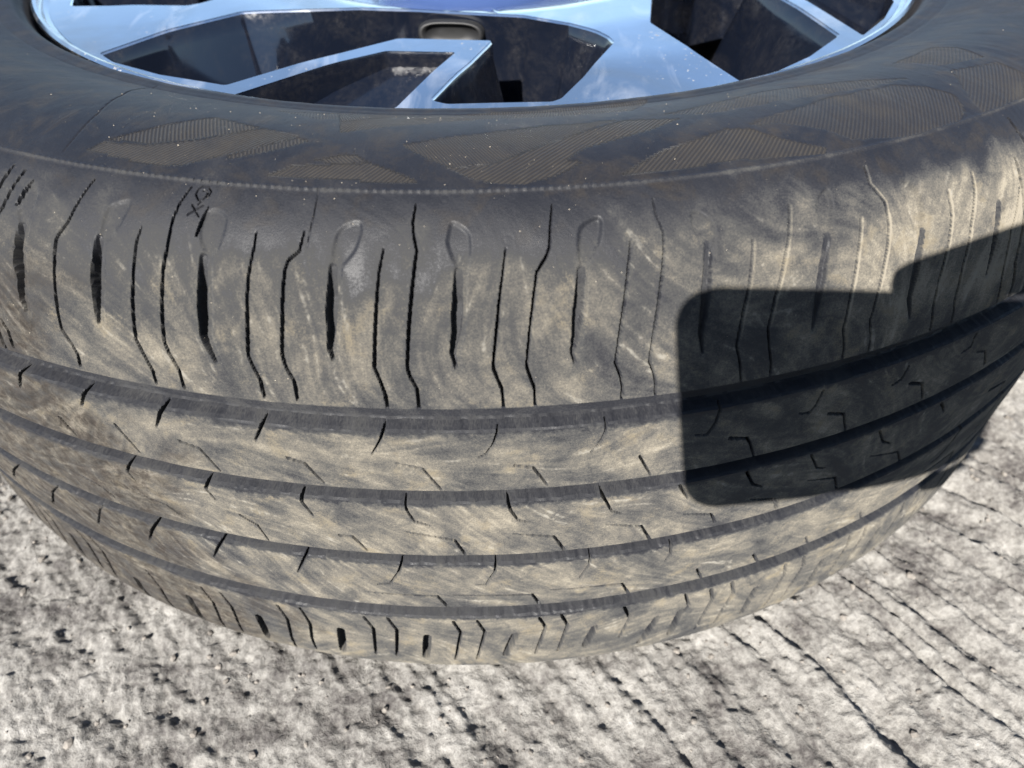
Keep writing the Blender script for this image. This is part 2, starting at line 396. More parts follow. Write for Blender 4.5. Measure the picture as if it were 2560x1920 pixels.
MID = [[(-149.0,162.8),(-154.3,166.8),(-159.0,174.6)],[(-125.8,163.8),(-129.4,168.1),(-133.1,174.1)],[(-99.1,164.3),(-102.4,168.8),(-106.0,175.3)],[(-67.8,165.0),(-69.9,169.1),(-72.8,174.5)],[(-146.7,183.6),(-143.6,191.0)],[(-122.3,179.1),(-117.8,190.6)],[(-99.6,180.0),(-93.2,181.8),(-89.0,191.4)],[(-124.5,197.0),(-128.5,203.7),(-127.0,208.5)],[(-95.1,197.2),(-97.9,202.8),(-95.9,208.0)],[(-63.1,198.1),(-63.9,201.9),(-61.4,208.8)],[(-156.0,216.7),(-148.4,219.0),(-143.7,224.1)],[(-130.7,215.6),(-118.6,218.4),(-114.9,222.6)],[(-88.7,214.5),(-83.6,219.0),(-81.6,227.7)],[(-198.9,232.9),(-214.6,246.7),(-223.6,257.4)],[(-176.6,233.7),(-187.1,244.0),(-197.0,258.4)],[(-153.4,233.7),(-159.1,240.5),(-167.7,254.4)],[(-128.9,233.6),(-134.5,241.4),(-139.5,250.4)],[(-100.8,233.2),(-104.9,239.4),(-109.7,248.2)],[(-68.9,233.2),(-75.3,247.1)],[(-32.2,165.5),(-33.9,170.4),(-37.0,176.0)],[(0.7,166.0),(-0.8,171.9),(-3.1,176.0),(-5.2,177.1)],[(32.3,166.1),(32.3,169.8),(30.5,174.9),(28.5,177.7)],[(-64.0,180.4),(-58.9,182.2),(-54.3,191.0)],[(-30.4,179.6),(-22.4,181.8),(-17.6,191.6)],[(5.5,181.3),(11.0,182.6),(15.6,191.2)],[(44.1,182.3),(48.7,191.8)],[(-29.6,198.2),(-29.5,202.4),(-27.7,208.1),(-22.6,210.4)],[(3.1,198.2),(3.9,202.9),(6.3,208.4),(10.4,209.8)],[(33.3,198.2),(37.4,208.0),(41.0,210.2)],[(-54.2,218.9),(-49.8,218.8),(-45.7,227.1)],[(-30.7,214.3),(-15.0,218.7),(-11.9,227.5)],[(4.7,215.9),(18.5,219.0),(22.3,227.3)],[(35.9,215.2),(48.9,219.1),(53.0,228.1)],[(-34.4,233.4),(-36.6,240.9),(-40.5,248.3),(-45.4,249.5)],[(-1.3,233.2),(-1.8,239.2),(-5.3,247.8),(-9.3,248.2)],[(32.1,232.0),(32.0,239.1),(29.2,247.3)],[(62.0,234.3),(62.7,240.5),(61.3,244.9)],[(-51.2,255.9),(-23.9,256.4),(-20.4,264.9)],[(-17.7,255.6),(11.7,256.9),(15.0,266.0)],[(18.8,254.5),(45.9,256.3),(50.4,267.0)],[(67.6,166.1),(66.8,172.6),(65.0,176.9),(61.1,176.6)],[(102.9,168.9),(101.9,174.5),(100.4,177.4),(96.6,176.6)],[(136.9,170.0),(136.0,175.2),(132.5,176.7)],[(166.9,167.8),(167.7,173.7),(163.4,174.7)],[(73.3,180.7),(79.7,182.5),(81.5,185.7),(84.2,192.3)],[(108.7,180.6),(115.4,183.0),(119.2,192.1)],[(141.7,179.3),(148.4,182.1),(153.1,191.2)],[(173.6,178.5),(179.9,180.8),(185.7,189.6)],[(59.7,199.7),(63.7,207.6)],[(83.7,200.2),(87.5,207.7),(92.1,210.9)],[(108.3,200.2),(113.4,209.1),(117.1,210.7)],[(137.5,200.3),(142.5,208.3),(147.6,211.4)],[(168.1,200.4),(173.6,207.7)],[(63.5,216.3),(74.6,219.9),(76.9,225.0)],[(88.9,216.6),(99.5,220.9),(102.1,226.6)],[(111.2,215.1),(125.2,219.9),(128.9,228.2)],[(138.9,214.3),(156.0,220.6),(160.5,228.2)],[(76.4,257.2),(81.3,268.6)],[(100.9,257.8),(106.7,268.5)],[(125.8,258.6),(132.0,271.3)],[(154.1,258.3),(159.7,268.6)]]
LOW = [[(-156.8,283.6),(-154.8,297.0),(-155.8,317.0)],[(-127.0,280.2),(-125.3,291.9),(-127.5,314.9)],[(-117.8,279.9),(-115.9,290.1),(-117.4,313.0)],[(-91.6,278.8),(-89.8,289.3),(-91.6,303.8),(-92.4,316.2)],[(-81.5,277.4),(-79.9,289.5),(-81.7,301.7),(-82.1,312.6)],[(-54.9,277.5),(-52.4,286.1),(-54.5,308.6)],[(-45.2,276.6),(-42.7,285.9),(-45.4,308.5)],[(-19.2,277.3),(-16.7,286.3),(-20.3,309.9)],[(-9.7,276.8),(-6.9,285.9),(-11.0,309.1)],[(14.9,276.7),(17.6,284.8),(13.8,306.3)],[(23.6,275.7),(26.5,284.7),(23.4,305.3)],[(49.2,276.4),(52.5,285.8),(49.7,300.6)],[(75.1,275.9),(78.4,286.2),(75.3,295.1)]]
LOWSLOT = [[(-170.1,299.6),(-169.6,316.8)],[(-138.8,294.8),(-138.6,314.9)],[(-103.9,292.8),(-104.2,310.8)],[(-66.9,290.9),(-69.1,309.2)],[(-30.6,290.2),(-32.7,307.4)],[(5.3,289.5),(1.3,305.3)],[(38.1,289.6),(35.0,303.4)],[(65.0,291.2),(59.7,309.5)]]
SCR = [[(-87.01,97.69),(-87.05,99.32),(-85.8,100.77),(-84.74,100.83)],[(-87.01,97.69),(-86.11,96.48),(-84.0,96.45),(-82.67,97.8),(-82.83,99.43),(-83.57,99.76)],[(-85.18,97.87),(-84.0,97.75),(-83.49,98.6),(-83.88,99.88),(-85.27,102.24)],[(-87.11,102.43),(-83.97,105.78)],[(-87.53,105.58),(-83.5,102.4)],[(-175.23,24.58),(-172.55,33.53),(-156.3,53.02),(-145.71,70.81),(-141.92,82.54),(-139.55,91.39)],[(-50.11,94.69),(-49.92,102.54),(-50.68,112.15)]]
RING = [[(-29.0,109.1)],[(-15.7,111.3)],[(-12.6,97.2)],[(5.2,109.5)],[(19.8,97.8)],[(37.7,98.1)],[(55.8,97.2)],[(39.8,109.9)],[(90.5,98.3)],[(108.5,98.6)],[(125.8,98.8)],[(158.7,99.2)],[(145.0,110.5)],[(175.5,110.8)],[(-101.2,96.5)],[(-107.5,118.6)],[(55.5,98.0)],[(73.5,98.4)]]
HATCH = [('|',-126,[(-128.8,82.7),(-116.6,71.5),(-103.7,60.7),(-82.1,65.4),(-85.6,70.0),(-99.8,76.6),(-114.3,82.4)]),('/',-51,[(-132.6,88.8),(-129.6,84.1),(-114.0,82.7),(-97.0,76.2),(-80.6,65.9),(-64.5,70.0),(-75.2,78.2),(-85.2,83.2),(-97.2,90.0),(-108.2,91.0),(-121.2,89.6)]),('|',-115,[(-84.8,83.9),(-75.4,77.8),(-65.2,71.2),(-59.9,72.8),(-69.2,78.9),(-82.1,84.7)]),('\\',40,[(-56.7,83.1),(-41.5,77.7),(-47.5,80.0),(-42.0,79.7),(-36.7,83.3),(-46.5,83.7),(-48.5,83.7)]),('/',-50,[(-68.1,90.8),(-61.1,85.6),(-40.1,83.3),(-46.4,83.8),(-36.7,83.3),(-33.0,84.6),(-20.7,90.9),(-22.5,91.8),(-44.6,90.9),(-54.2,90.8)]),('/',-77,[(-56.3,54.7),(-24.5,28.7),(4.2,24.3),(49.4,23.4),(81.0,23.5),(60.2,48.8),(3.5,46.5),(-20.5,54.0),(-52.0,65.8)]),('\\',61,[(-68.6,28.1),(-46.1,28.9),(-24.5,28.7),(-56.3,54.7)]),('\\',56,[(-28.5,73.4),(-8.0,67.1),(20.0,61.1),(49.3,60.1),(29.3,70.2),(2.2,83.4),(-5.0,85.3),(-13.2,84.4),(-22.6,78.5)]),('/',-37,[(-12.7,85.1),(2.2,83.4),(29.3,70.2),(52.0,60.8),(71.9,64.6),(56.4,71.2),(32.8,78.1),(25.6,83.5),(30.8,84.7),(20.6,90.5),(11.0,92.9),(1.9,92.2),(-5.0,89.9)]),('/',-42,[(40.3,91.7),(51.0,85.6),(57.7,82.5),(83.3,75.5),(91.4,77.4),(98.5,84.4),(110.5,91.9),(108.5,93.9),(81.5,91.0),(54.4,91.3)]),('|',-44,[(90.7,75.6),(100.9,72.2),(132.9,66.9),(164.0,68.8),(173.2,75.0),(177.9,83.1),(172.8,91.1),(166.6,94.0),(141.6,94.5),(121.3,90.4),(116.3,84.5),(103.1,76.2)]),('|',-30,[(195.8,71.0),(219.2,76.3),(219.2,85.8),(202.8,94.4),(178.8,93.9),(181.2,86.5)]),('|',-46,[(68.6,58.6),(122.7,45.7),(153.9,56.4),(175.0,67.6),(115.1,61.9),(82.4,63.4)]),('|',-25,[(190.8,52.1),(224.8,50.4),(226.6,59.0),(220.0,71.4),(198.2,66.2)]),('|',-117,[(-91.6,40.2),(-59.8,26.0),(-68.6,28.1),(-58.5,49.5),(-66.4,52.4)])]

PROFILE = [(243,198),(246.5,206),(249.5,212.5),(252.5,215.2),(257,215.5),(264,217.5),(276,222),(290,225.6),(303,226.8),(315,225.9),(325,223.8),(335,219),(344,211.3),(350,203),(354.5,192),(357.3,181),(358.5,172),(359.4,155),(359.8,137),(360,118.5),(359.8,100),(359.4,82),(358.7,66),(358.3,50),(358.2,34),(358,22),(356.3,13.5),(352,8),(344,4),(330,1.5),(312,.3),(295,0),(275,3),(258,14),(246,30),(243,40)]

def profile_curve(ds=0.25):
    P = np.array(PROFILE, float)
    Q = np.vstack([2 * P[0] - P[1], P, 2 * P[-1] - P[-2]])
    out = []
    for i in range(1, len(Q) - 2):
        a, b, c, d = Q[i - 1:i + 3]
        t = np.linspace(0, 1, 40, endpoint=False)[:, None]
        l0, l1, l2 = np.linalg.norm(b - a), np.linalg.norm(c - b), np.linalg.norm(d - c)
        m1 = ((b - a) / l0 * l1 + (c - b) / l1 * l0) / (l0 + l1) * l1
        m2 = ((c - b) / l1 * l2 + (d - c) / l2 * l1) / (l1 + l2) * l1
        out.append((2*t**3 - 3*t**2 + 1) * b + (t**3 - 2*t**2 + t) * m1 + (-2*t**3 + 3*t**2) * c + (t**3 - t**2) * m2)
    D = np.vstack(out + [P[-1:]])
    s = np.r_[0, np.cumsum(np.linalg.norm(np.diff(D, axis=0), axis=1))]
    S = np.arange(0, s[-1], ds)
    return S, np.interp(S, s, D[:, 0]), np.interp(S, s, D[:, 1])

PS, PR, PZ = profile_curve()
GROOVES = [(157.5, 166.6), (192.4, 199.1), (228.1, 234.6), (265.1, 274.1)]
GDEPTH = [5.0, 5.0, 5.0, 5.0]
CUT_TOP, CUT_BOT = 94.6, 318.0

def build_tyre(wheel):
    # rows
    rows = []
    def span(a, b, st):
        n = max(1, int(round((b - a) / st)))
        rows.extend(np.linspace(a, b, n, endpoint=False))
    span(0, 22, 2.0); span(22, 92, 0.85); span(92, CUT_TOP, 0.3); span(CUT_TOP, 107, 0.3); span(107, 157.5, 0.45)
    prev = None
    for gi, (a, b) in enumerate(GROOVES):
        rows.extend([a, a + 0.35, a + 0.8])
        span(a + 1.4, b - 2.6, 0.8)
        rows.extend([b - 2.6, b - 2.0, b - 1.5, b - 1.0, b - 0.5])
        nxt = GROOVES[gi + 1][0] if gi < 3 else 312.0
        span(b, nxt, 0.55 if gi < 3 else 0.75)
    span(312.0, CUT_BOT, 1.0); span(CUT_BOT, 360, 3.0); span(360, PS[-1], 8.0); rows.append(PS[-1])
    S = np.unique(np.round(np.array(rows), 4))
    # columns
    a = np.arange(0, 130, 0.27); b = np.arange(a[-1] + 0.4, 290, 0.42); c = np.arange(b[-1] + 1.0, 400, 1.0)
    half = np.r_[a, b, c]
    full = 360.0 * math.pi
    rest = np.linspace(half[-1], 2 * full - half[-1], 160)[1:-1]
    left = -half[:0:-1]
    left = np.r_[left[left < -90.0], np.arange(-90.0, -80.5, 0.13), left[left > -80.4]]
    U = np.r_[left, half, rest]
    nU, nS = len(U), len(S)
    r0, z0 = np.interp(S, PS, PR), np.interp(S, PS, PZ)
    dr, dz = np.interp(S, PS, np.gradient(PR, PS)), np.interp(S, PS, np.gradient(PZ, PS))
    ln = np.hypot(dr, dz); nr, nz = -dz / ln, dr / ln
    UU, SS = np.meshgrid(U, S, indexing='ij')
    nf = len(left) + len(half)                                          # fine columns, increasing in U
    Uf = U[:nf]
    D = np.zeros((nU, nS), np.float32)                               # depth in mm, positive inwards
    DIRT_GLARE = np.zeros((nU, nS), np.float32)
    CLEAN = np.zeros((nU, nS), np.float32)
    HM = np.zeros((nU, nS), np.float32)
    HK = np.zeros((nU, nS, 2), np.float32)

    def window(pts, pad):
        us = [p[0] for p in pts]; ss = [p[1] for p in pts]
        i0, i1 = np.searchsorted(Uf, [min(us) - pad, max(us) + pad])
        j0, j1 = np.searchsorted(S, [min(ss) - pad, max(ss) + pad])
        return i0, i1, j0, j1
    def dist(pts, u, s):
        best = np.full(u.shape, 1e9); tt = np.zeros(u.shape)
        L = [0.0]
        for p, q in zip(pts[:-1], pts[1:]): L.append(L[-1] + math.hypot(q[0] - p[0], q[1] - p[1]))
        for k, (p, q) in enumerate(zip(pts[:-1], pts[1:])):
            ex, ey = q[0] - p[0], q[1] - p[1]
            ll = ex * ex + ey * ey + 1e-9
            t = np.clip(((u - p[0]) * ex + (s - p[1]) * ey) / ll, 0, 1)
            d = np.hypot(u - p[0] - t * ex, s - p[1] - t * ey)
            m = d < best
            best[m] = d[m]; tt[m] = (L[k] + t * math.sqrt(ll))[m] / L[-1]
        return best, tt
    def carve(pts, w0, w1, w2, depth, soft=0.3, d0=1.0, d2=1.0, rough=0.13, clean=True):
        """cut a line: half-width runs w0 -> w1 (middle) -> w2, depth scale d0 -> 1 -> d2"""
        i0, i1, j0, j1 = window(pts, max(w0, w1, w2) + 2)
        if i1 <= i0 or j1 <= j0: return
        u, s = UU[i0:i1, j0:j1], SS[i0:i1, j0:j1]
        d, t = dist(pts, u, s)
        d = d + (vnoise(u, s, 0.9) - 0.5) * rough
        w = np.interp(t, [0, 0.45, 1], [w0, w1, w2]); k = np.interp(t, [0, 0.3, 0.75, 1], [d0, 1, 1, d2])
        v = depth * k * (1 - sstep(0, 1, (d - w + soft) / (2 * soft)))
        D[i0:i1, j0:j1] = np.maximum(D[i0:i1, j0:j1], v)
        if not clean: return
        c = (1 - sstep(0, 1, (d - w) / 0.3)) * 0.7
        CLEAN[i0:i1, j0:j1] = np.maximum(CLEAN[i0:i1, j0:j1], c)
    def inside(poly, u, s):
        m = np.zeros(u.shape, bool); n = len(poly)
        for k in range(n):
            x1, y1 = poly[k]; x2, y2 = poly[(k + 1) % n]
            if y1 == y2: continue
            c = ((y1 > s) != (y2 > s)) & (u < (x2 - x1) * (s - y1) / (y2 - y1) + x1)
            m ^= c
        return m
    def smooth_poly(P, n=2):
        P = [tuple(p) for p in P]
        for _ in range(n):
            Q = []
            for k in range(len(P)):
                a, b = P[k], P[(k + 1) % len(P)]
                Q += [(a[0]*.75 + b[0]*.25, a[1]*.75 + b[1]*.25), (a[0]*.25 + b[0]*.75, a[1]*.25 + b[1]*.75)]
            P = Q
        return P
    def recess(poly, depth, soft=0.7):
        P = smooth_poly(poly, 2)
        i0, i1, j0, j1 = window(P, 2)
        if i1 <= i0 or j1 <= j0: return
        u, s = UU[i0:i1, j0:j1], SS[i0:i1, j0:j1]
        ins = inside(P, u, s); d, _ = dist(P + P[:1], u, s)
        sd = np.where(ins, d, -d)
        v = depth * sstep(-soft * 0.3, soft, sd)
        D[i0:i1, j0:j1] = np.maximum(D[i0:i1, j0:j1], v)
        MATT[i0:i1, j0:j1] = np.maximum(MATT[i0:i1, j0:j1], sstep(-0.6, 1.2, sd))
    MATT = np.zeros((nU, nS), np.float32)
    def shift(P, du): return [(p[0] + du, p[1]) for p in P]

    # --- shoulder sipes and slots as traced, then repeated beyond the traced part
    FILL = np.zeros((nU, nS), np.float32)
    for P in SIPE:
        m = np.mean([p[0] for p in P]); k = float(np.interp(m, [-120, -20, 40, 90], [1.0, 0.92, 0.75, 0.62]))
        carve(P, 0.17 * k, 0.40 * k, 0.36 * k, float(np.interp(m, [20, 70], [5.0, 2.6])), 0.16, 0.5, 1.0)
        if m > 58:                                                  # dried mud caught along the right lip
            i0, i1, j0, j1 = window(P, 3)
            d, tt = dist(shift(P, 0.9), UU[i0:i1, j0:j1], SS[i0:i1, j0:j1])
            FILL[i0:i1, j0:j1] = np.maximum(FILL[i0:i1, j0:j1], float(np.interp(m, [55, 95], [0.2, 0.8])) * (1 - sstep(0.15, 0.55, d)) * (1 - sstep(0.5, 0.8, tt)))
    for P in SLOT:
        carve(shift(P, 1.2), 1.7, 2.1, 1.1, 0.55, 0.28, 1.0, 0.6, 0.3, False)
        off = float(np.interp(P[0][0], [-90, -20, 60], [0.1, 0.6, 1.0]))
        rt_ = float(np.interp(P[0][0], [30, 80], [0, 1]))
        carve(shift(P, off), 1.0, 1.45, 0.35, 4.2 - 2.4 * rt_, 0.22 + 0.35 * rt_, 0.3, 0.6)
    for P in HEAD: recess(P, float(np.interp(P[0][0], [-20, 40], [0.6, 1.2])), 1.0)
    tmpl_s = [SIPE[9], SIPE[10]]
    reps = [-141.5 + 9.4 - 34.3 * k for k in range(1, 8)] + [164.6 + 9.4 + 33.5 * k for k in range(1, 7)]
    for du in reps:
        carve(shift(SLOT[4], du + 0.5), 1.0, 1.45, 0.35, 4.2, 0.22, 0.3, 0.6)
        recess(shift(HEAD[4], du), 0.7, 0.9)
        if du < -150:
            carve(shift(SIPE[11], du), 0.24, 0.46, 0.42, 5.0, 0.16); carve(shift(SIPE[12], du), 0.24, 0.46, 0.42, 5.0, 0.16)
        else:
            carve(shift(SIPE[9], du), 0.24, 0.46, 0.42, 5.0, 0.16); carve(shift(SIPE[10], du), 0.24, 0.46, 0.42, 5.0, 0.16)
    # --- sipes of the three middle ribs
    rm = random.Random(11)
    for P in MID:
        k = rm.uniform(0.55, 1.0)
        if P[0][1] > P[-1][1] or abs(P[-1][0] - P[0][0]) < 12: carve(P, 0.50 * k, 0.42 * k, 0.16, 4.0, 0.18, 1.0, 0.4)
        else: carve(P, 0.10, 0.30 * k, 0.52 * k, 3.4 * k, 0.18, 0.35, 1.0)
    for k in list(range(-11, -5)) + list(range(6, 12)):
        for j in (19, 24, 30, 33, 37, 40): 
            if j < len(MID) and k * 34.0 + MID[j][0][0] < -205 or k * 34.0 + MID[j][0][0] > 180:
                carve(shift(MID[j], k * 34.0), 0.60, 0.50, 0.22, 4.5, 0.2)
    # --- lower shoulder
    for P in LOW: carve(P, 0.45, 0.55, 0.35, 4.5, 0.2)
    for P in LOWSLOT: carve(P, 1.45, 1.6, 1.3, 5.0, 0.25)
    for k in list(range(-8, -4)) + list(range(3, 9)):
        du = k * 35.3
        if -160 < du - 16 < 82: continue
        carve(shift(LOW[7], du), 0.62, 0.72, 0.5, 5.0, 0.22); carve(shift(LOW[8], du), 0.62, 0.72, 0.5, 5.0, 0.22); carve(shift(LOWSLOT[4], du), 1.45, 1.6, 1.3, 5.0, 0.25)
    # --- marks pressed and scratched into the rubber
    for P in SCR[:5]: carve(P, 0.19, 0.20, 0.16, 1.1, 0.13, rough=0.0)
    for P in SCR[5:]: carve(P, 0.12, 0.17, 0.08, 0.5, 0.15, rough=0.05)
    for P in RING:
        cx, cy = P[0]
        i0, i1, j0, j1 = window(P, 3.5)
        d = np.abs(np.hypot(UU[i0:i1, j0:j1] - cx, SS[i0:i1, j0:j1] - cy) - 1.25)
        D[i0:i1, j0:j1] += 0.07 * np.exp(-(d / 0.25) ** 2)
    # --- main grooves, lower edge chewed
    for (a, b), gd in zip(GROOVES, GDEPTH):
        chew = (vnoise(UU, SS, 1.6, None, a) - 0.5) * 1.5 + (vnoise(UU, SS * 0, 14, None, a) - 0.5) * 2.0
        v = gd * sstep(a + 0.02, a + 0.4, SS) * (1 - sstep(b - 2.0 + chew * 0.3, b + 0.1 + chew * 0.25, SS))
        D[:] = np.maximum(D, v.astype(np.float32))
        cl = sstep(a - 0.1, a + 0.3, SS) * (1 - sstep(b - 0.2 + chew * 0.8, b + 2.6 + chew * 1.2 + 2.2 * (vnoise(UU, SS, 0.8, None, b) - 0.5), SS))
        CLEAN[:] = np.maximum(CLEAN, cl * 0.9)
    # --- mould line with fine teeth
    teeth = 0.65 + 0.35 * np.sign(np.sin(UU * 2 * math.pi / 2.6)) * sstep(-190, -100, UU) * (1 - sstep(20, 70, UU))
    D -= (0.42 * teeth * np.exp(-((SS - 94.6) / 0.6) ** 2)).astype(np.float32)
    # rim protector bead line
    D += (0.5 * np.exp(-((SS - 27.0) / 0.8) ** 2)).astype(np.float32)
    # --- broad wear: scuffed, slightly uneven rubber
    D += ((fbm(UU, SS, 9.0, 4.0, 3) - 0.5) * 0.25).astype(np.float32)
    # --- hatched leaf shapes on the sidewall
    for hi, (kind, ang, poly) in enumerate(HATCH):
        P = list(poly)
        i0, i1, j0, j1 = window(P, 1)
        if i1 <= i0 or j1 <= j0: continue
        m = inside(P, UU[i0:i1, j0:j1], SS[i0:i1, j0:j1])
        t = math.radians(ang)
        pitch = 0.122 if kind != '\\' else 0.095                     # cm
        k = 2 * math.pi / pitch
        hk = HK[i0:i1, j0:j1]; hk[m] = (-math.sin(t) * k, math.cos(t) * k)
        hm = HM[i0:i1, j0:j1]; hm[m] = (1.0 if hi < 10 else 0.55) if kind != '\\' else 0.85
        dd = D[i0:i1, j0:j1]; dd[m] += 0.12
    # --- dust, plus bright glare painted into it on the right shoulder
    edge = (fbm(UU, SS, 16, 1.0, 4) - 0.5)
    tread = sstep(104, 127, SS + edge * 22)
    DIRT_GLARE[:] = 0.04 + 0.09 * sstep(90, 108, SS + edge * 16) + 0.16 * np.clip(edge * 2, 0, 1) * (1 - tread) + 0.38 * tread + 0.16 * np.exp(-((SS - 94.9) / 0.7) ** 2)
    DIRT_GLARE += 0.10 * sstep(157, 175, SS)
    DIRT_GLARE += (0.32 * np.exp(-((UU - 150) / 65) ** 2) * sstep(101, 110, SS + edge * 10) * (1 - sstep(140, 160, SS))).astype(np.float32)  # sun glare on the right shoulder, painted as a paler patch
    DIRT_GLARE -= 0.10 * sstep(20, 45, SS) * (1 - sstep(60, 95, SS)) * sstep(-60, -150, UU)
    DIRT_GLARE[:] = DIRT_GLARE * (1 - CLEAN) + 0.155 * CLEAN
    BROWN = (sstep(-104, -142, UU + edge * 70 - 0.16 * (SS - 160)) * sstep(112, 135, SS + edge * 20) * (1 - CLEAN)).astype(np.float32)
    DIRT_GLARE[:] = DIRT_GLARE + 0.45 * FILL + 0.08 * MATT * (1 - tread)
    HMk = np.where(HM > 0, 1, 0)
    DIRT_GLARE += 0.03 * HMk
    # --- curved smears: noise dragged along a wandering direction, on a regular grid
    gu, gs = np.arange(-300, 300, 0.42), np.arange(90, 322, 0.42)
    GU, GS = np.meshgrid(gu, gs, indexing='ij')
    def drag(ang, src, L, step):
        cu, cs = np.cos(ang) * step, np.sin(ang) * step
        acc = src.copy(); n = 1.0
        for sg in (1.0, -1.0):
            pu, ps = np.arange(len(gu))[:, None] + 0 * GU, np.arange(len(gs))[None] + 0 * GS
            for k in range(L):
                iu = np.clip(pu, 0, len(gu) - 1).astype(np.int32); js_ = np.clip(ps, 0, len(gs) - 1).astype(np.int32)
                pu = pu + sg * cu[iu, js_]; ps = ps + sg * cs[iu, js_]
                iu = np.clip(pu, 0, len(gu) - 1).astype(np.int32); js_ = np.clip(ps, 0, len(gs) - 1).astype(np.int32)
                acc += src[iu, js_]; n += 1
        acc /= n
        lo, hi = np.percentile(acc, [1.5, 98.5])
        return np.clip((acc - lo) / (hi - lo), 0, 1)
    w1, w2 = vnoise(GU, GS, 55, 38, 4, 2), vnoise(GU, GS, 24, 20, 9, 7)
    onrib = sstep(155, 175, GS)
    ang = np.radians((62 - 52 * onrib) + (80 - 20 * onrib) * (w1 - 0.5) * 2 + 60 * (w2 - 0.5))
    white = rng.random(GU.shape).astype(np.float32) * 0.55 + 0.9 * vnoise(GU, GS, 1.1, None, 8, 8)
    st_f = drag(ang, white, 16, 1.3)
    st_b = drag(ang + 0.35, fbm(GU, GS, 7.0, 6.0, 4).astype(np.float32), 10, 2.0)
    st_f = 0.75 * st_f + 0.25 * np.clip(white / 1.45, 0, 1)
    def sample(G):
        fu, fs = np.clip((UU - gu[0]) / 0.42, 0, len(gu) - 2), np.clip((SS - gs[0]) / 0.42, 0, len(gs) - 2)
        iu, js_ = fu.astype(np.int32), fs.astype(np.int32)
        a, b = fu - iu, fs - js_
        return ((G[iu, js_] * (1 - a) + G[iu + 1, js_] * a) * (1 - b) + (G[iu, js_ + 1] * (1 - a) + G[iu + 1, js_ + 1] * a) * b).astype(np.float32)
    STREAK, SMEAR = sample(st_f), sample(st_b)
    D += 0.10 * (STREAK - 0.5)
    # --- positions and normals
    Rr = r0[None] - nr[None] * D; Zz = z0[None] - nz[None] * D
    TH = UU / 360.0
    V = np.stack([Rr * np.sin(TH), -Rr * np.cos(TH), Zz], -1) / 1000.0
    Vw = np.concatenate([V[-1:], V, V[:1]], 0)
    du = Vw[2:] - Vw[:-2]
    ds = np.empty_like(V); ds[:, 1:-1] = V[:, 2:] - V[:, :-2]; ds[:, 0] = V[:, 1] - V[:, 0]; ds[:, -1] = V[:, -1] - V[:, -2]
    NN = np.cross(ds, du); NN /= np.linalg.norm(NN, axis=-1, keepdims=True) + 1e-12
    B0 = np.stack([nr[None] * np.sin(TH), -nr[None] * np.cos(TH), np.broadcast_to(nz[None], TH.shape)], -1)
    uvs = np.stack([UU * 0.1, SS * 0.1, UU * 0], -1)
    hkv = np.concatenate([HK, np.zeros((nU, nS, 1), np.float32)], -1)

    def piece(name, parent, bands):
        used = np.zeros(nS, bool)
        js = []
        for a, b in bands:
            j0, j1 = np.searchsorted(S, [a - 1e-3, b - 1e-3]); j1 = min(j1, nS - 1)
            js += list(range(j0, j1)); used[j0:j1 + 1] = True
        js = np.array(js)
        rowid = np.full(nS, -1); rowid[used] = np.arange(used.sum())
        k = int(used.sum())
        Vp = V[:, used].reshape(-1, 3)
        i = np.arange(nU); i2 = (i + 1) % nU
        A = (i[:, None] * k + rowid[js][None]); B = (i2[:, None] * k + rowid[js][None])
        C = (i2[:, None] * k + rowid[js + 1][None]); E = (i[:, None] * k + rowid[js + 1][None])
        F = np.stack([A, E, C, B], -1).reshape(-1, 4)
        me = mesh_np(name, Vp, F)
        def fa(nm, arr, typ):
            at = me.attributes.new(nm, typ, 'POINT')
            at.data.foreach_set("value" if typ == 'FLOAT' else "vector", np.ascontiguousarray(arr[:, used], dtype=np.float32).ravel())
        fa("dirt_glare", DIRT_GLARE, 'FLOAT'); fa("brown", BROWN, 'FLOAT'); fa("hm", HM, 'FLOAT'); fa("streak", STREAK, 'FLOAT'); fa("smear", SMEAR, 'FLOAT')
        fa("uvs", uvs, 'FLOAT_VECTOR'); fa("hk", hkv, 'FLOAT_VECTOR')
        # crisp edges: steep walls keep their own normals, the land keeps a smooth one
        p0, p1, p2, p3 = (Vp[F[:, q]] for q in range(4))
        fn = np.cross(p2 - p0, p3 - p1)
        ar = np.linalg.norm(fn, axis=1, keepdims=True) + 1e-15
        bn = B0[:, used].reshape(-1, 3)[F[:, 0]]
        steep = ((fn / ar) * bn).sum(1) < 0.62
        vn = np.zeros((len(Vp), 3)); 
        w = np.where(steep[:, None], 0.0, fn / ar)
        for q in range(4):
            for c in range(3): vn[:, c] += np.bincount(F[:, q], weights=w[:, c], minlength=len(Vp))
        l = np.linalg.norm(vn, axis=1, keepdims=True)
        edge_rows = np.zeros(nS, bool)
        for q in (js.min(), js.max() + 1): edge_rows[q] = True
        nn = NN[:, used].reshape(-1, 3)
        vn = np.where(l > 1e-6, vn / (l + 1e-12), nn)
        LN = vn[F].copy()
        LN[steep] = (fn / ar)[steep][:, None, :]
        me.normals_split_custom_set(np.ascontiguousarray(LN.reshape(-1, 3), dtype=np.float32))
        return link(name, me, RUBBER, parent)

    ends = [(0, CUT_TOP)] + GROOVES + [(CUT_BOT, float(S[-1]))]
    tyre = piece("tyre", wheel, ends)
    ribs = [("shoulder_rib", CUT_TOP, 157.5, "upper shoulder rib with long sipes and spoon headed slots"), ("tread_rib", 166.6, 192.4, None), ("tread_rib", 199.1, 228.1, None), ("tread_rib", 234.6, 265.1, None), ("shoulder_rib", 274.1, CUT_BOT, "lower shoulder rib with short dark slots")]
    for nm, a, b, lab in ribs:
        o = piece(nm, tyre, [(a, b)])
        if lab: o["label"] = lab

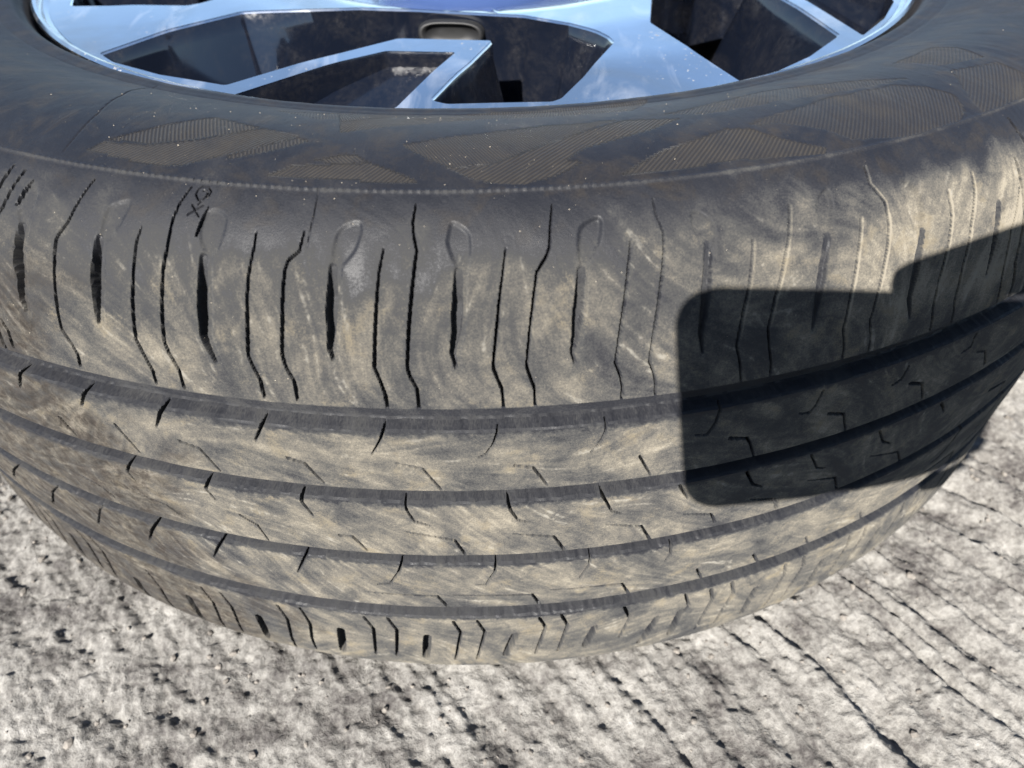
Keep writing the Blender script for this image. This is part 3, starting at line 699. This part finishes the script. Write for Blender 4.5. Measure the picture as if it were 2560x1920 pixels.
    # sand grains caught on the sidewall and shoulder
    base = [(1, 0, 0), (-1, 0, 0), (0, 1, 0), (0, -1, 0), (0, 0, 1), (0, 0, -1)]
    tri = [(0, 2, 4), (2, 1, 4), (1, 3, 4), (3, 0, 4), (2, 0, 5), (1, 2, 5), (3, 1, 5), (0, 3, 5)]
    vs, fs = [], []
    rr = random.Random(3)
    for k in range(520):
        u = rr.gauss(-30, 120); s = rr.uniform(32, 112) if rr.random() < 0.75 else rr.uniform(112, 155)
        i = int(np.clip(np.searchsorted(Uf, u), 1, nf - 2)); j = int(np.searchsorted(S, s))
        p = Vector(V[i, j]); 
        rad = (0.00007 + 0.00017 * rr.random() ** 4)
        o = len(vs)
        for b in base: vs.append(p + Vector(b) * rad * rr.uniform(0.7, 1.3))
        fs += [tuple(o + t for t in f) for f in tri]
    g = link("sand_grains", mesh_py("sand_grains", vs, fs, False), mat_plain("sand", (0.19, 0.165, 0.13), 0.8, noise=0.3, scale=900))
    tag(g, "tiny pale sand grains scattered over the dark tyre sidewall", "sand", "stuff")

def build_grit():
    """loose grit and crumbs of concrete lying round the tyre"""
    rr = random.Random(21)
    vs, fs = [], []
    bm = bmesh.new(); bmesh.ops.create_icosphere(bm, subdivisions=1, radius=1.0)
    bv = [v.co.copy() for v in bm.verts]; bf = [[v.index for v in f.verts] for f in bm.faces]; bm.free()
    for k in range(420):
        a = math.radians(rr.uniform(-75, 62)); r = 0.352 + abs(rr.gauss(0, 0.05))
        x, y = r * math.sin(a), -r * math.cos(a)
        rad = 0.0005 + 0.0014 * rr.random() ** 3
        gz = ground_height(x, y)
        o = len(vs); sx, sy, sz = (rr.uniform(0.7, 1.3) for _ in range(3)); rot = Matrix.Rotation(rr.uniform(0, 6.28), 3, 'Z')
        for b in bv: vs.append(Vector((x, y, gz + rad * 0.35)) + rot @ Vector((b.x * sx, b.y * sy, b.z * sz * 0.8)) * rad * rr.uniform(0.8, 1.2))
        fs += [tuple(o + t for t in f) for f in bf]
    g = link("grit", mesh_py("grit", vs, fs, False), mat_plain("grit_stone", (0.12, 0.108, 0.095), 0.85, noise=0.5, scale=120))
    tag(g, "loose pale grit scattered on the concrete round the foot of the tyre", "grit", "stuff")

wheel = empty("car_wheel")
tag(wheel, "car wheel lying flat on rough concrete, two-tone alloy rim with a dusty worn tyre", "wheel")
build_tyre(wheel)
build_grit()

# ------------------------------------------------------------------ alloy rim
HOLE_A = [(234,-46),(204,-45.8),(166,-44.3),(127,-28),(120,-15),(124,0.3),(131,8.9),(150,15.8),(165,18.4),(173,18.9),(180,18.6),(210,11),(226,7.5),(228,6.5),(227,-3.6),(225,-4.8),(223,-5.3),(207,-3.8),(189,-1.6),(166,1.4),(165,-13),(187,-19.1),(228,-27),(232,-35.2),(235,-42.4)]
HOLE_B = [(235.5,-25.2),(195,-17.8),(180,-13.3),(179,-3.7),(231,-8.4),(235.5,-11),(236,-18)]

def face_z(r):
    return float(np.interp(r, [50, 70, 95, 120, 160, 200, 235, 240], [191, 193, 200, 207, 208.5, 208, 205.5, 205.2]))

def polar(r, deg):
    a = math.radians(deg)
    return (r * math.sin(a), -r * math.cos(a))

def dense(P, step=4.0):
    """polar loop to xy loop, edges split, corners a little rounded"""
    Q = [polar(*p) for p in P]
    R = []
    n = len(Q)
    for k in range(n):
        a, b, c = Vector(Q[k - 1]), Vector(Q[k]), Vector(Q[(k + 1) % n])
        ra = min(1.8, (a - b).length * 0.3, (c - b).length * 0.3)
        p, q = b + (a - b).normalized() * ra, b + (c - b).normalized() * ra
        for t in (0, 0.25, 0.5, 0.75, 1.0):
            R.append((1 - t) ** 2 * p + 2 * t * (1 - t) * b + t * t * q)
    out = []
    for k in range(len(R)):
        a, b = R[k], R[(k + 1) % len(R)]
        m = max(1, int((b - a).length / step))
        for t in range(m): out.append(a + (b - a) * (t / m))
    return out

def in_poly(P, x, y):
    c = False
    n = len(P)
    for k in range(n):
        x1, y1 = P[k]; x2, y2 = P[(k + 1) % n]
        if (y1 > y) != (y2 > y) and x < (x2 - x1) * (y - y1) / (y2 - y1) + x1: c = not c
    return c

def revolve(name, prof, mat, parent, n=180, closed=False, smooth=True, z=0.0):
    V, F = [], []
    m = len(prof)
    for i in range(n):
        a = 2 * math.pi * i / n
        for r, zz in prof: V.append((r * math.sin(a) / 1000, -r * math.cos(a) / 1000, (zz + z) / 1000))
    for i in range(n):
        j = (i + 1) % n
        for k in range(m - (0 if closed else 1)):
            l = (k + 1) % m
            F.append((i * m + k, i * m + l, j * m + l, j * m + k))
    me = mesh_py(name, V, F, smooth)
    bm = bmesh.new(); bm.from_mesh(me); bmesh.ops.recalc_face_normals(bm, faces=bm.faces[:]); bm.to_mesh(me); bm.free()
    if smooth: me.set_sharp_from_angle(angle=math.radians(35))
    return link(name, me, mat, parent)

def build_rim(wheel):
    RO, RI, CUTDEG = 238.0, 66.0, 3.5
    def loop_circle(r, n): return [Vector(polar(r, 360.0 * k / n)) for k in range(n)]
    holes = []
    for k in range(5):
        holes.append(('A', k, dense([(r, t + 72 * k) for r, t in HOLE_A])))
        holes.append(('B', k, dense([(r, t + 72 * k) for r, t in HOLE_B])))
    pts, edges = [], []
    def add_loop(L):
        o = len(pts)
        pts.extend([Vector((p[0], p[1])) for p in L])
        edges.extend([(o + i, o + (i + 1) % len(L)) for i in range(len(L))])
    add_loop(loop_circle(RO, 240)); add_loop(loop_circle(RI, 90))
    for h in holes: add_loop(h[2])
    # cut lines between the five spokes, through the hub side and the rim side
    for k in range(5):
        for r0, r1 in ((RI, 125.5), (227.6, RO)):
            o = len(pts)
            pts.extend([Vector(polar(r0 + 0.0, CUTDEG + 72 * k)), Vector(polar(r1, CUTDEG + 72 * k))]); edges.append((o, o + 1))
    for r in np.arange(72, 238, 8.0):
        n = int(2 * math.pi * r / 8.0)
        for i in range(n): pts.append(Vector(polar(r + random.uniform(-.4, .4), 360.0 * i / n)))
    v, e, f, *_ = delaunay_2d_cdt(pts, edges, [], 0, 1e-4)
    hx = [[(p[0], p[1]) for p in h[2]] for h in holes]
    bb = [(min(p[0] for p in h), max(p[0] for p in h), min(p[1] for p in h), max(p[1] for p in h)) for h in hx]
    sect = [[] for _ in range(5)]
    for t in f:
        cx = sum(v[i][0] for i in t) / len(t); cy = sum(v[i][1] for i in t) / len(t)
        r = math.hypot(cx, cy)
        if r > RO - 0.02 or r < RI: continue
        if any(b[0] < cx < b[1] and b[2] < cy < b[3] and in_poly(h, cx, cy) for h, b in zip(hx, bb)): continue
        deg = math.degrees(math.atan2(cx, -cy))
        k = int(((deg - CUTDEG) % 360.0) // 72.0)
        sect[k].append(t)
    spokes = []
    for k in range(5):
        idx = {}; V = []; F = []
        for t in sect[k]:
            g = []
            for i in t:
                if i not in idx:
                    idx[i] = len(V); x, y = v[i]; V.append((x / 1000, y / 1000, face_z(math.hypot(x, y)) / 1000))
                g.append(idx[i])
            a, b, c = [Vector(V[i]) for i in g[:3]]
            if (b - a).cross(c - a).z < 0: g = g[::-1]
            F.append(g)
        # painted body of the spoke: walls of the openings that belong to this sector
        BV, BF, BM = [], [], []
        for kind, kk, L in holes:
            n = len(L)
            cx = sum(p[0] for p in L) / n; cy = sum(p[1] for p in L) / n
            if kind == 'A': levels = [(0, 0), (0.7, 1.0), (2.2, 8), (11, 28), (21, 52)]; medial = [Vector(polar(r, t + 72 * kk)) for r, t in ((222, -41), (196, -36), (145, -24), (138, 0), (160, 9), (195, 4), (214, 1))]
            else: levels = [(0, 0), (0.2, 0.8), (0.1, 4), (0.0, 8)]
            nrm = []
            for i in range(n):
                a, b = L[i - 1], L[(i + 1) % n]
                d = Vector((b[0] - a[0], b[1] - a[1])).normalized(); nv = Vector((-d.y, d.x))
                nrm.append(nv)
            area = sum(L[i][0] * L[(i + 1) % n][1] - L[(i + 1) % n][0] * L[i][1] for i in range(n))
            if area < 0: nrm = [-q for q in nrm]                     # point into the opening
            dirs = []
            for i in range(n):
                p0 = Vector((L[i][0], L[i][1]))
                if kind == 'A':
                    best = None
                    for a, b in zip(medial[:-1], medial[1:]):
                        e = b - a; t = max(0, min(1, (p0 - a).dot(e) / e.length_squared)); q = a + e * t
                        if best is None or (q - p0).length < (best - p0).length: best = q
                    d = best - p0
                    dirs.append(d.normalized() * min(1.0, d.length * 0.62 / 21.0) * max(0.25, min(1.0, (p0.length - 118) / 40.0)))
                else: dirs.append(nrm[i])
            if kind == 'A':
                for _ in range(6): dirs = [(dirs[i - 1] + dirs[i] * 2 + dirs[(i + 1) % n]) / 4 for i in range(n)]
            rings = []
            for off, dep in levels:
                ring = []
                for i in range(n):
                    p0 = Vector((L[i][0], L[i][1]))
                    x, y = p0 + (dirs[i] * off if off > 2 else nrm[i] * off)
                    zb = face_z(p0.length)
                    dd = dep if kind == 'A' else dep * float(np.interp(p0.length, [175, 236], [0.7, 2.6]))
                    ring.append(Vector((x, y, zb - dd - (0.25 if dep == 0 else 0))))
                rings.append(ring)
            for i in range(n):
                j = (i + 1) % n
                mx, my = (L[i][0] + L[j][0]) / 2, (L[i][1] + L[j][1]) / 2
                deg = math.degrees(math.atan2(mx, -my))
                if int(((deg - CUTDEG) % 360.0) // 72.0) != k: continue
                for q in range(len(rings) - 1):
                    o = len(BV)
                    BV += [rings[q][i] / 1000, rings[q][j] / 1000, rings[q + 1][j] / 1000, rings[q + 1][i] / 1000]
                    BF.append((o, o + 1, o + 2, o + 3)); BM.append(1 if q == 0 and kind == 'A' else 0)
            if kind == 'B':
                deg = math.degrees(math.atan2(cx, -cy))
                if int(((deg - CUTDEG) % 360.0) // 72.0) == k:
                    o = len(BV); c0 = Vector((cx, cy, face_z(math.hypot(cx, cy)) - 8.2 * float(np.interp(math.hypot(cx, cy), [175, 236], [0.7, 2.6])))) / 1000
                    BV.append(c0)
                    base = len(BV)
                    BV += [p / 1000 for p in rings[-1]]
                    for i in range(n): BF.append((o, base + i, base + (i + 1) % n)); BM.append(0)
        me = mesh_py("spoke", BV, BF, True)
        me.polygons.foreach_set("material_index", BM)
        bm = bmesh.new(); bm.from_mesh(me); bmesh.ops.remove_doubles(bm, verts=bm.verts[:], dist=1e-5)
        for fc in bm.faces:
            pass
        bm.to_mesh(me); bm.free()
        me.set_sharp_from_angle(angle=math.radians(40))
        sp = link("spoke", me, BLACK, wheel)
        me.materials.append(ALLOY)
        mf = mesh_py("machined_face", V, F, True)
        fo = link("machined_face", mf, ALLOY, sp)
        spokes.append(sp)
    # flange, lip and barrel
    revolve("rim_flange", [(238.05, 205.2), (240.2, 206.0), (241.0, 208.6), (242.0, 210.2), (243.4, 210.6), (244.6, 209.6), (245.0, 206.5), (244.6, 203)], ALLOY, wheel, 240)
    revolve("rim_barrel", [(238.0, 204.6), (235, 200), (228, 188), (222, 170), (216, 140), (213, 110), (214, 80), (222, 50), (232, 34), (240, 28), (243, 30), (243, 40)], BARREL, wheel, 200)
    # hub: drum below the spokes, bolt recesses, cap
    hub = revolve("hub", [(66, 191.5), (72, 190), (90, 190), (104, 188), (112, 180), (114, 165), (108, 140), (96, 132), (0.5, 130)], BLACK, wheel, 120)
    revolve("centre_cap", [(0.3, 201.5), (20, 201.2), (42, 199.8), (55, 197.2), (60.5, 194.5), (62, 191.8), (64, 190.4), (66.4, 191.5)], mat_plain("cap_paint", (0.02, 0.035, 0.09), 0.12, 0.0, 0.6), wheel, 96)
    nutm = mat_plain("dull_steel", (0.0035, 0.0035, 0.004), 0.6, 0.0, noise=0.7, scale=90)
    for k in range(5):
        # a rounded bolt recess set into the hub wall beneath each opening
        a = math.radians(-7.0 + 72 * k)
        V, F = [], []
        n = 28
        lv = [(1.10, -0.8), (1.06, 2.6), (1.0, 3.4), (0.90, 3.2), (0.84, 0.9), (0.4, 0.3), (0.0, 0.3)]
        for sc, out in lv:
            for i in range(n):
                t = 2 * math.pi * i / n
                cx, cz = math.cos(t), math.sin(t)
                ex = math.copysign(abs(cx) ** 0.6, cx) * 15.0 * sc; ez = math.copysign(abs(cz) ** 0.8, cz) * 5.6 * sc
                V.append((ex / 1000, -(124.6 + out) / 1000, (198.2 + ez) / 1000))
        m = len(lv)
        for q in range(m - 1):
            for i in range(n):
                j = (i + 1) % n
                F.append((q * n + i, q * n + j, (q + 1) * n + j, (q + 1) * n + i))
        me = mesh_py("bolt_recess", V, F, True)
        o = link("bolt_recess", me, nutm, wheel)
        o.rotation_euler = (0, 0, a)

build_rim(wheel)

# ------------------------------------------------------------------ the photographer's phone and hand, out of frame, whose shadow falls on the tread
def P3(u, v, w):
    """millimetres right, up and back from the lens"""
    return CAM + (RT * u + UP * v - FW * w) / 1000.0

PB = Matrix(((RT.x, UP.x, -FW.x, CAM.x), (RT.y, UP.y, -FW.y, CAM.y), (RT.z, UP.z, -FW.z, CAM.z), (0, 0, 0, 1)))

def rounded_slab(x0, x1, y0, y1, z0, z1, r, ch=0.8, n=8):
    ring = []
    for cx, cy, a0 in ((x1 - r, y1 - r, 0), (x0 + r, y1 - r, 90), (x0 + r, y0 + r, 180), (x1 - r, y0 + r, 270)):
        for k in range(n + 1):
            a = math.radians(a0 + 90.0 * k / n)
            ring.append((cx, cy, math.cos(a) * r, math.sin(a) * r))
    V, F = [], []
    N = len(ring)
    for z, ins in ((z0, ch), (z0 + ch * 0.4, ch * 0.3), (z0 + ch, 0), (z1 - ch, 0), (z1 - ch * 0.4, ch * 0.3), (z1, ch)):
        for cx, cy, dx, dy in ring:
            f = (r - ins) / r
            V.append((( cx + dx * f) / 1000, (cy + dy * f) / 1000, z / 1000))
    for q in range(5):
        for i in range(N):
            j = (i + 1) % N
            F.append((q * N + i, q * N + j, (q + 1) * N + j, (q + 1) * N + i))
    F.append(tuple(range(N))[::-1]); F.append(tuple(range(5 * N, 6 * N)))
    return V, F

def build_phone():
    ph = empty("phone"); ph.matrix_world = PB
    tag(ph, "dark smartphone held level in a hand above the tyre, its shadow on the tread", "phone")
    body = link("body", mesh_py("body", *rounded_slab(-14.2, 132.6, -55.6, 15.5, 2.4, 10.0, 11.0), False), mat_plain("phone_metal", (0.03, 0.03, 0.035), 0.3, 0.6), ph)
    link("screen", mesh_py("screen", *rounded_slab(-12.0, 130.4, -53.4, 13.3, 9.9, 10.25, 9.0, 0.1), False), mat_plain("screen_glass", (0.004, 0.004, 0.005), 0.06), ph)
    link("camera_plate", mesh_py("camera_plate", *rounded_slab(-12.5, 25, -25, 13.5, 1.4, 2.5, 8.0, 0.4), False), mat_plain("plate_glass", (0.02, 0.02, 0.022), 0.15), ph)
    for x, y in ((0, 0), (14, -11.5)):
        V, F = [], []
        n = 28
        for r, z in ((6.4, 1.5), (6.4, 0.5), (5.6, 0.3), (5.2, 0.9), (2.2, 1.2), (0.01, 1.2)):
            for i in range(n):
                a = 2 * math.pi * i / n
                V.append(((x + r * math.cos(a)) / 1000, (y + r * math.sin(a)) / 1000, z / 1000))
        for q in range(5):
            for i in range(n):
                j = (i + 1) % n
                F.append((q * n + i, q * n + j, (q + 1) * n + j, (q + 1) * n + i))
        link("lens", mesh_py("lens", V, F), mat_plain("lens_glass", (0.01, 0.01, 0.014), 0.08), ph)

def chain_w(ch):
    """phone millimetres -> world metres"""
    return [(*P3(u, v, w), r / 1000.0) for u, v, w, r in ch]

def skin_world(name, chains, mat, parent, sub=2, root=0):
    V, E, R, key = [], [], [], {}
    for ch in chains:
        prev = None
        for x, y, z, r in ch:
            kk = (round(x, 4), round(y, 4), round(z, 4))
            if kk not in key:
                key[kk] = len(V); V.append((x, y, z)); R.append(r)
            i = key[kk]
            if prev is not None and prev != i: E.append((prev, i))
            prev = i
    me = bpy.data.meshes.new(name)
    me.from_pydata(V, E, [])
    o = link(name, me, mat, parent)
    sk = o.modifiers.new("skin", 'SKIN')
    for i, r in enumerate(R):
        me.skin_vertices[0].data[i].radius = (r, r)
    me.skin_vertices[0].data[root].use_root = True
    sk.use_smooth_shade = True
    ss = o.modifiers.new("smooth", 'SUBSURF'); ss.levels = sub; ss.render_levels = sub
    return o

def build_person():
    """the photographer squats behind and to the right of the lens, right arm reaching forward with the phone"""
    pe = empty("person", (0.36, -1.02, 0.0))
    inv = Vector((-0.36, 1.02, 0.0))
    tag(pe, "person squatting beside the wheel in a dark jacket and jeans, holding out the phone", "person")
    skin = mat_plain("skin", (0.26, 0.155, 0.115), 0.5, noise=0.12, scale=150, sss=0.1)
    cloth = mat_plain("dark_cloth", (0.012, 0.013, 0.017), 0.95, noise=0.3, scale=400)
    denim = mat_plain("denim", (0.018, 0.024, 0.042), 0.95, noise=0.35, scale=500)
    hairm = mat_plain("hair", (0.012, 0.009, 0.007), 0.6, noise=0.4, scale=300)
    shoe = mat_plain("shoe_leather", (0.012, 0.011, 0.011), 0.5)
    wrist = (206, 50, 62, 19); palm = (176, 32, 40, 18); mid = (160, 14, 24, 15)
    ki, km, kr, kl = (150, 40, 20, 12), (157, 20, 18, 12), (157, -4, 18, 11.5), (153, -27, 18, 10.5)
    elbow = (0.440, -0.665, 0.620, 0.040); rsh = (0.45, -0.90, 0.80, 0.062)
    lsh = (0.13, -1.03, 0.81, 0.062); chest = (0.30, -0.98, 0.76, 0.115); neck = (0.29, -0.945, 0.885, 0.052)
    waist = (0.34, -1.10, 0.52, 0.115); pelvis = (0.36, -1.15, 0.36, 0.125)
    rhip, rknee, rank = (0.45, -1.13, 0.34, 0.085), (0.56, -0.86, 0.44, 0.058), (0.53, -1.04, 0.09, 0.040)
    lhip, lknee, lank = (0.27, -1.14, 0.34, 0.085), (0.26, -0.85, 0.44, 0.058), (0.27, -1.04, 0.09, 0.040)
    lelb, lwr = (0.17, -0.98, 0.56, 0.040), (0.25, -0.86, 0.515, 0.026)
    head = [neck, (0.285, -0.925, 0.935, 0.052), (0.275, -0.895, 0.985, 0.078), (0.272, -0.895, 1.045, 0.092), (0.275, -0.905, 1.09, 0.070)]
    hc = chain_w([wrist, palm, mid])
    lh = [lwr, (0.285, -0.815, 0.515, 0.026), (0.30, -0.795, 0.505, 0.026)]
    fingers_l = [[lh[2], (0.318 + 0.012 * k, -0.775 - 0.013 * k, 0.495, 0.0095), (0.332 + 0.012 * k, -0.752 - 0.016 * k, 0.475, 0.0085), (0.335 + 0.012 * k, -0.745 - 0.017 * k, 0.452 + 0.003 * abs(k - 1), 0.0075)] for k in range(4)]
    thumb_l = [lh[1], (0.272, -0.785, 0.505, 0.011), (0.285, -0.760, 0.490, 0.0085)]
    chains = [[pelvis, waist, chest, neck], head,
        [chest, rsh, elbow, hc[0], hc[1], hc[2]],
        chain_w([palm, ki, (124, 33, 9, 13), (96, 28, 3, 12.3), (70, 21.5, 0, 9.0), (48.5, 16.0, -3, 6.6)]),
        chain_w([mid, km, (143, 14, 0, 8.5), (124, 8, -7.5, 8.2), (102, 6, -7.5, 7.6), (88, 5, -6.5, 6.4)]),
        chain_w([mid, kr, (143, -12, 0, 8.2), (124, -16, -7.5, 8.0), (104, -18, -7.5, 7.4), (90, -19, -6.5, 6.2)]),
        chain_w([mid, kl, (145, -54, 8, 8.2), (124, -66, 5, 7.6), (102, -64, 4, 6.8), (86, -60.5, 4, 5.6)]),
        chain_w([palm, (163, -4, 44, 14), (142, -18, 34, 10.5), (120, -20, 23, 9.2), (102, -18, 18.8, 7.6)]),
        [chest, lsh, lelb, *lh], *fingers_l, thumb_l,
        [pelvis, rhip, rknee, rank], [pelvis, lhip, lknee, lank]]
    loc = lambda chs: [[(x + inv.x, y + inv.y, z, r) for x, y, z, r in c] for c in chs]
    skin_world("body", loc(chains), skin, pe)
    g = lambda p, k: (p[0], p[1], p[2], p[3] + k)
    fw = P3(236, 62, 92)
    skin_world("jacket", loc([[g(pelvis, 0.012), g(waist, 0.03), g(chest, 0.035), (0.292, -0.95, 0.855, 0.075)], [g(chest, 0.035), g(rsh, 0.024), g(elbow, 0.018), (fw.x, fw.y, fw.z, 0.036)],
        [g(chest, 0.035), g(lsh, 0.024), g(lelb, 0.018), (0.235, -0.885, 0.523, 0.036)]]), cloth, pe)
    skin_world("trousers", loc([[(0.355, -1.13, 0.43, 0.125), g(pelvis, 0.02)], [g(pelvis, 0.02), g(rhip, 0.018), g(rknee, 0.016), g(rank, 0.016)], [g(pelvis, 0.02), g(lhip, 0.018), g(lknee, 0.016), g(lank, 0.016)]]), denim, pe)
    skin_world("hair", loc([[(0.285, -0.965, 0.985, 0.050), (0.282, -0.945, 1.05, 0.078), (0.277, -0.915, 1.095, 0.080)]]), hairm, pe)
    for x in (0.53, 0.27):
        skin_world("shoe", loc([[(x, -1.075, 0.040, 0.038), (x, -1.03, 0.048, 0.044), (x, -0.95, 0.040, 0.042), (x, -0.87, 0.030, 0.032)]]), shoe, pe)
    for dx in (-0.031, 0.031):
        skin_world("eye", loc([[(0.272 + dx, -0.818, 1.035, 0.009), (0.272 + dx, -0.814, 1.035, 0.008)]]), mat_plain("eye_white", (0.25, 0.24, 0.23), 0.2), pe)
    skin_world("nose", loc([[(0.272, -0.806, 1.035, 0.010), (0.272, -0.794, 1.008, 0.014)]]), skin, pe)
    for dx in (-0.092, 0.092):
        skin_world("ear", loc([[(0.272 + dx, -0.90, 1.04, 0.012), (0.272 + dx, -0.905, 1.00, 0.009)]]), skin, pe)
    skin_world("mouth", loc([[(0.254, -0.812, 0.978, 0.007), (0.272, -0.808, 0.977, 0.008), (0.290, -0.812, 0.978, 0.007)]]), mat_plain("lip", (0.17, 0.07, 0.06), 0.5), pe)

build_phone()
build_person()
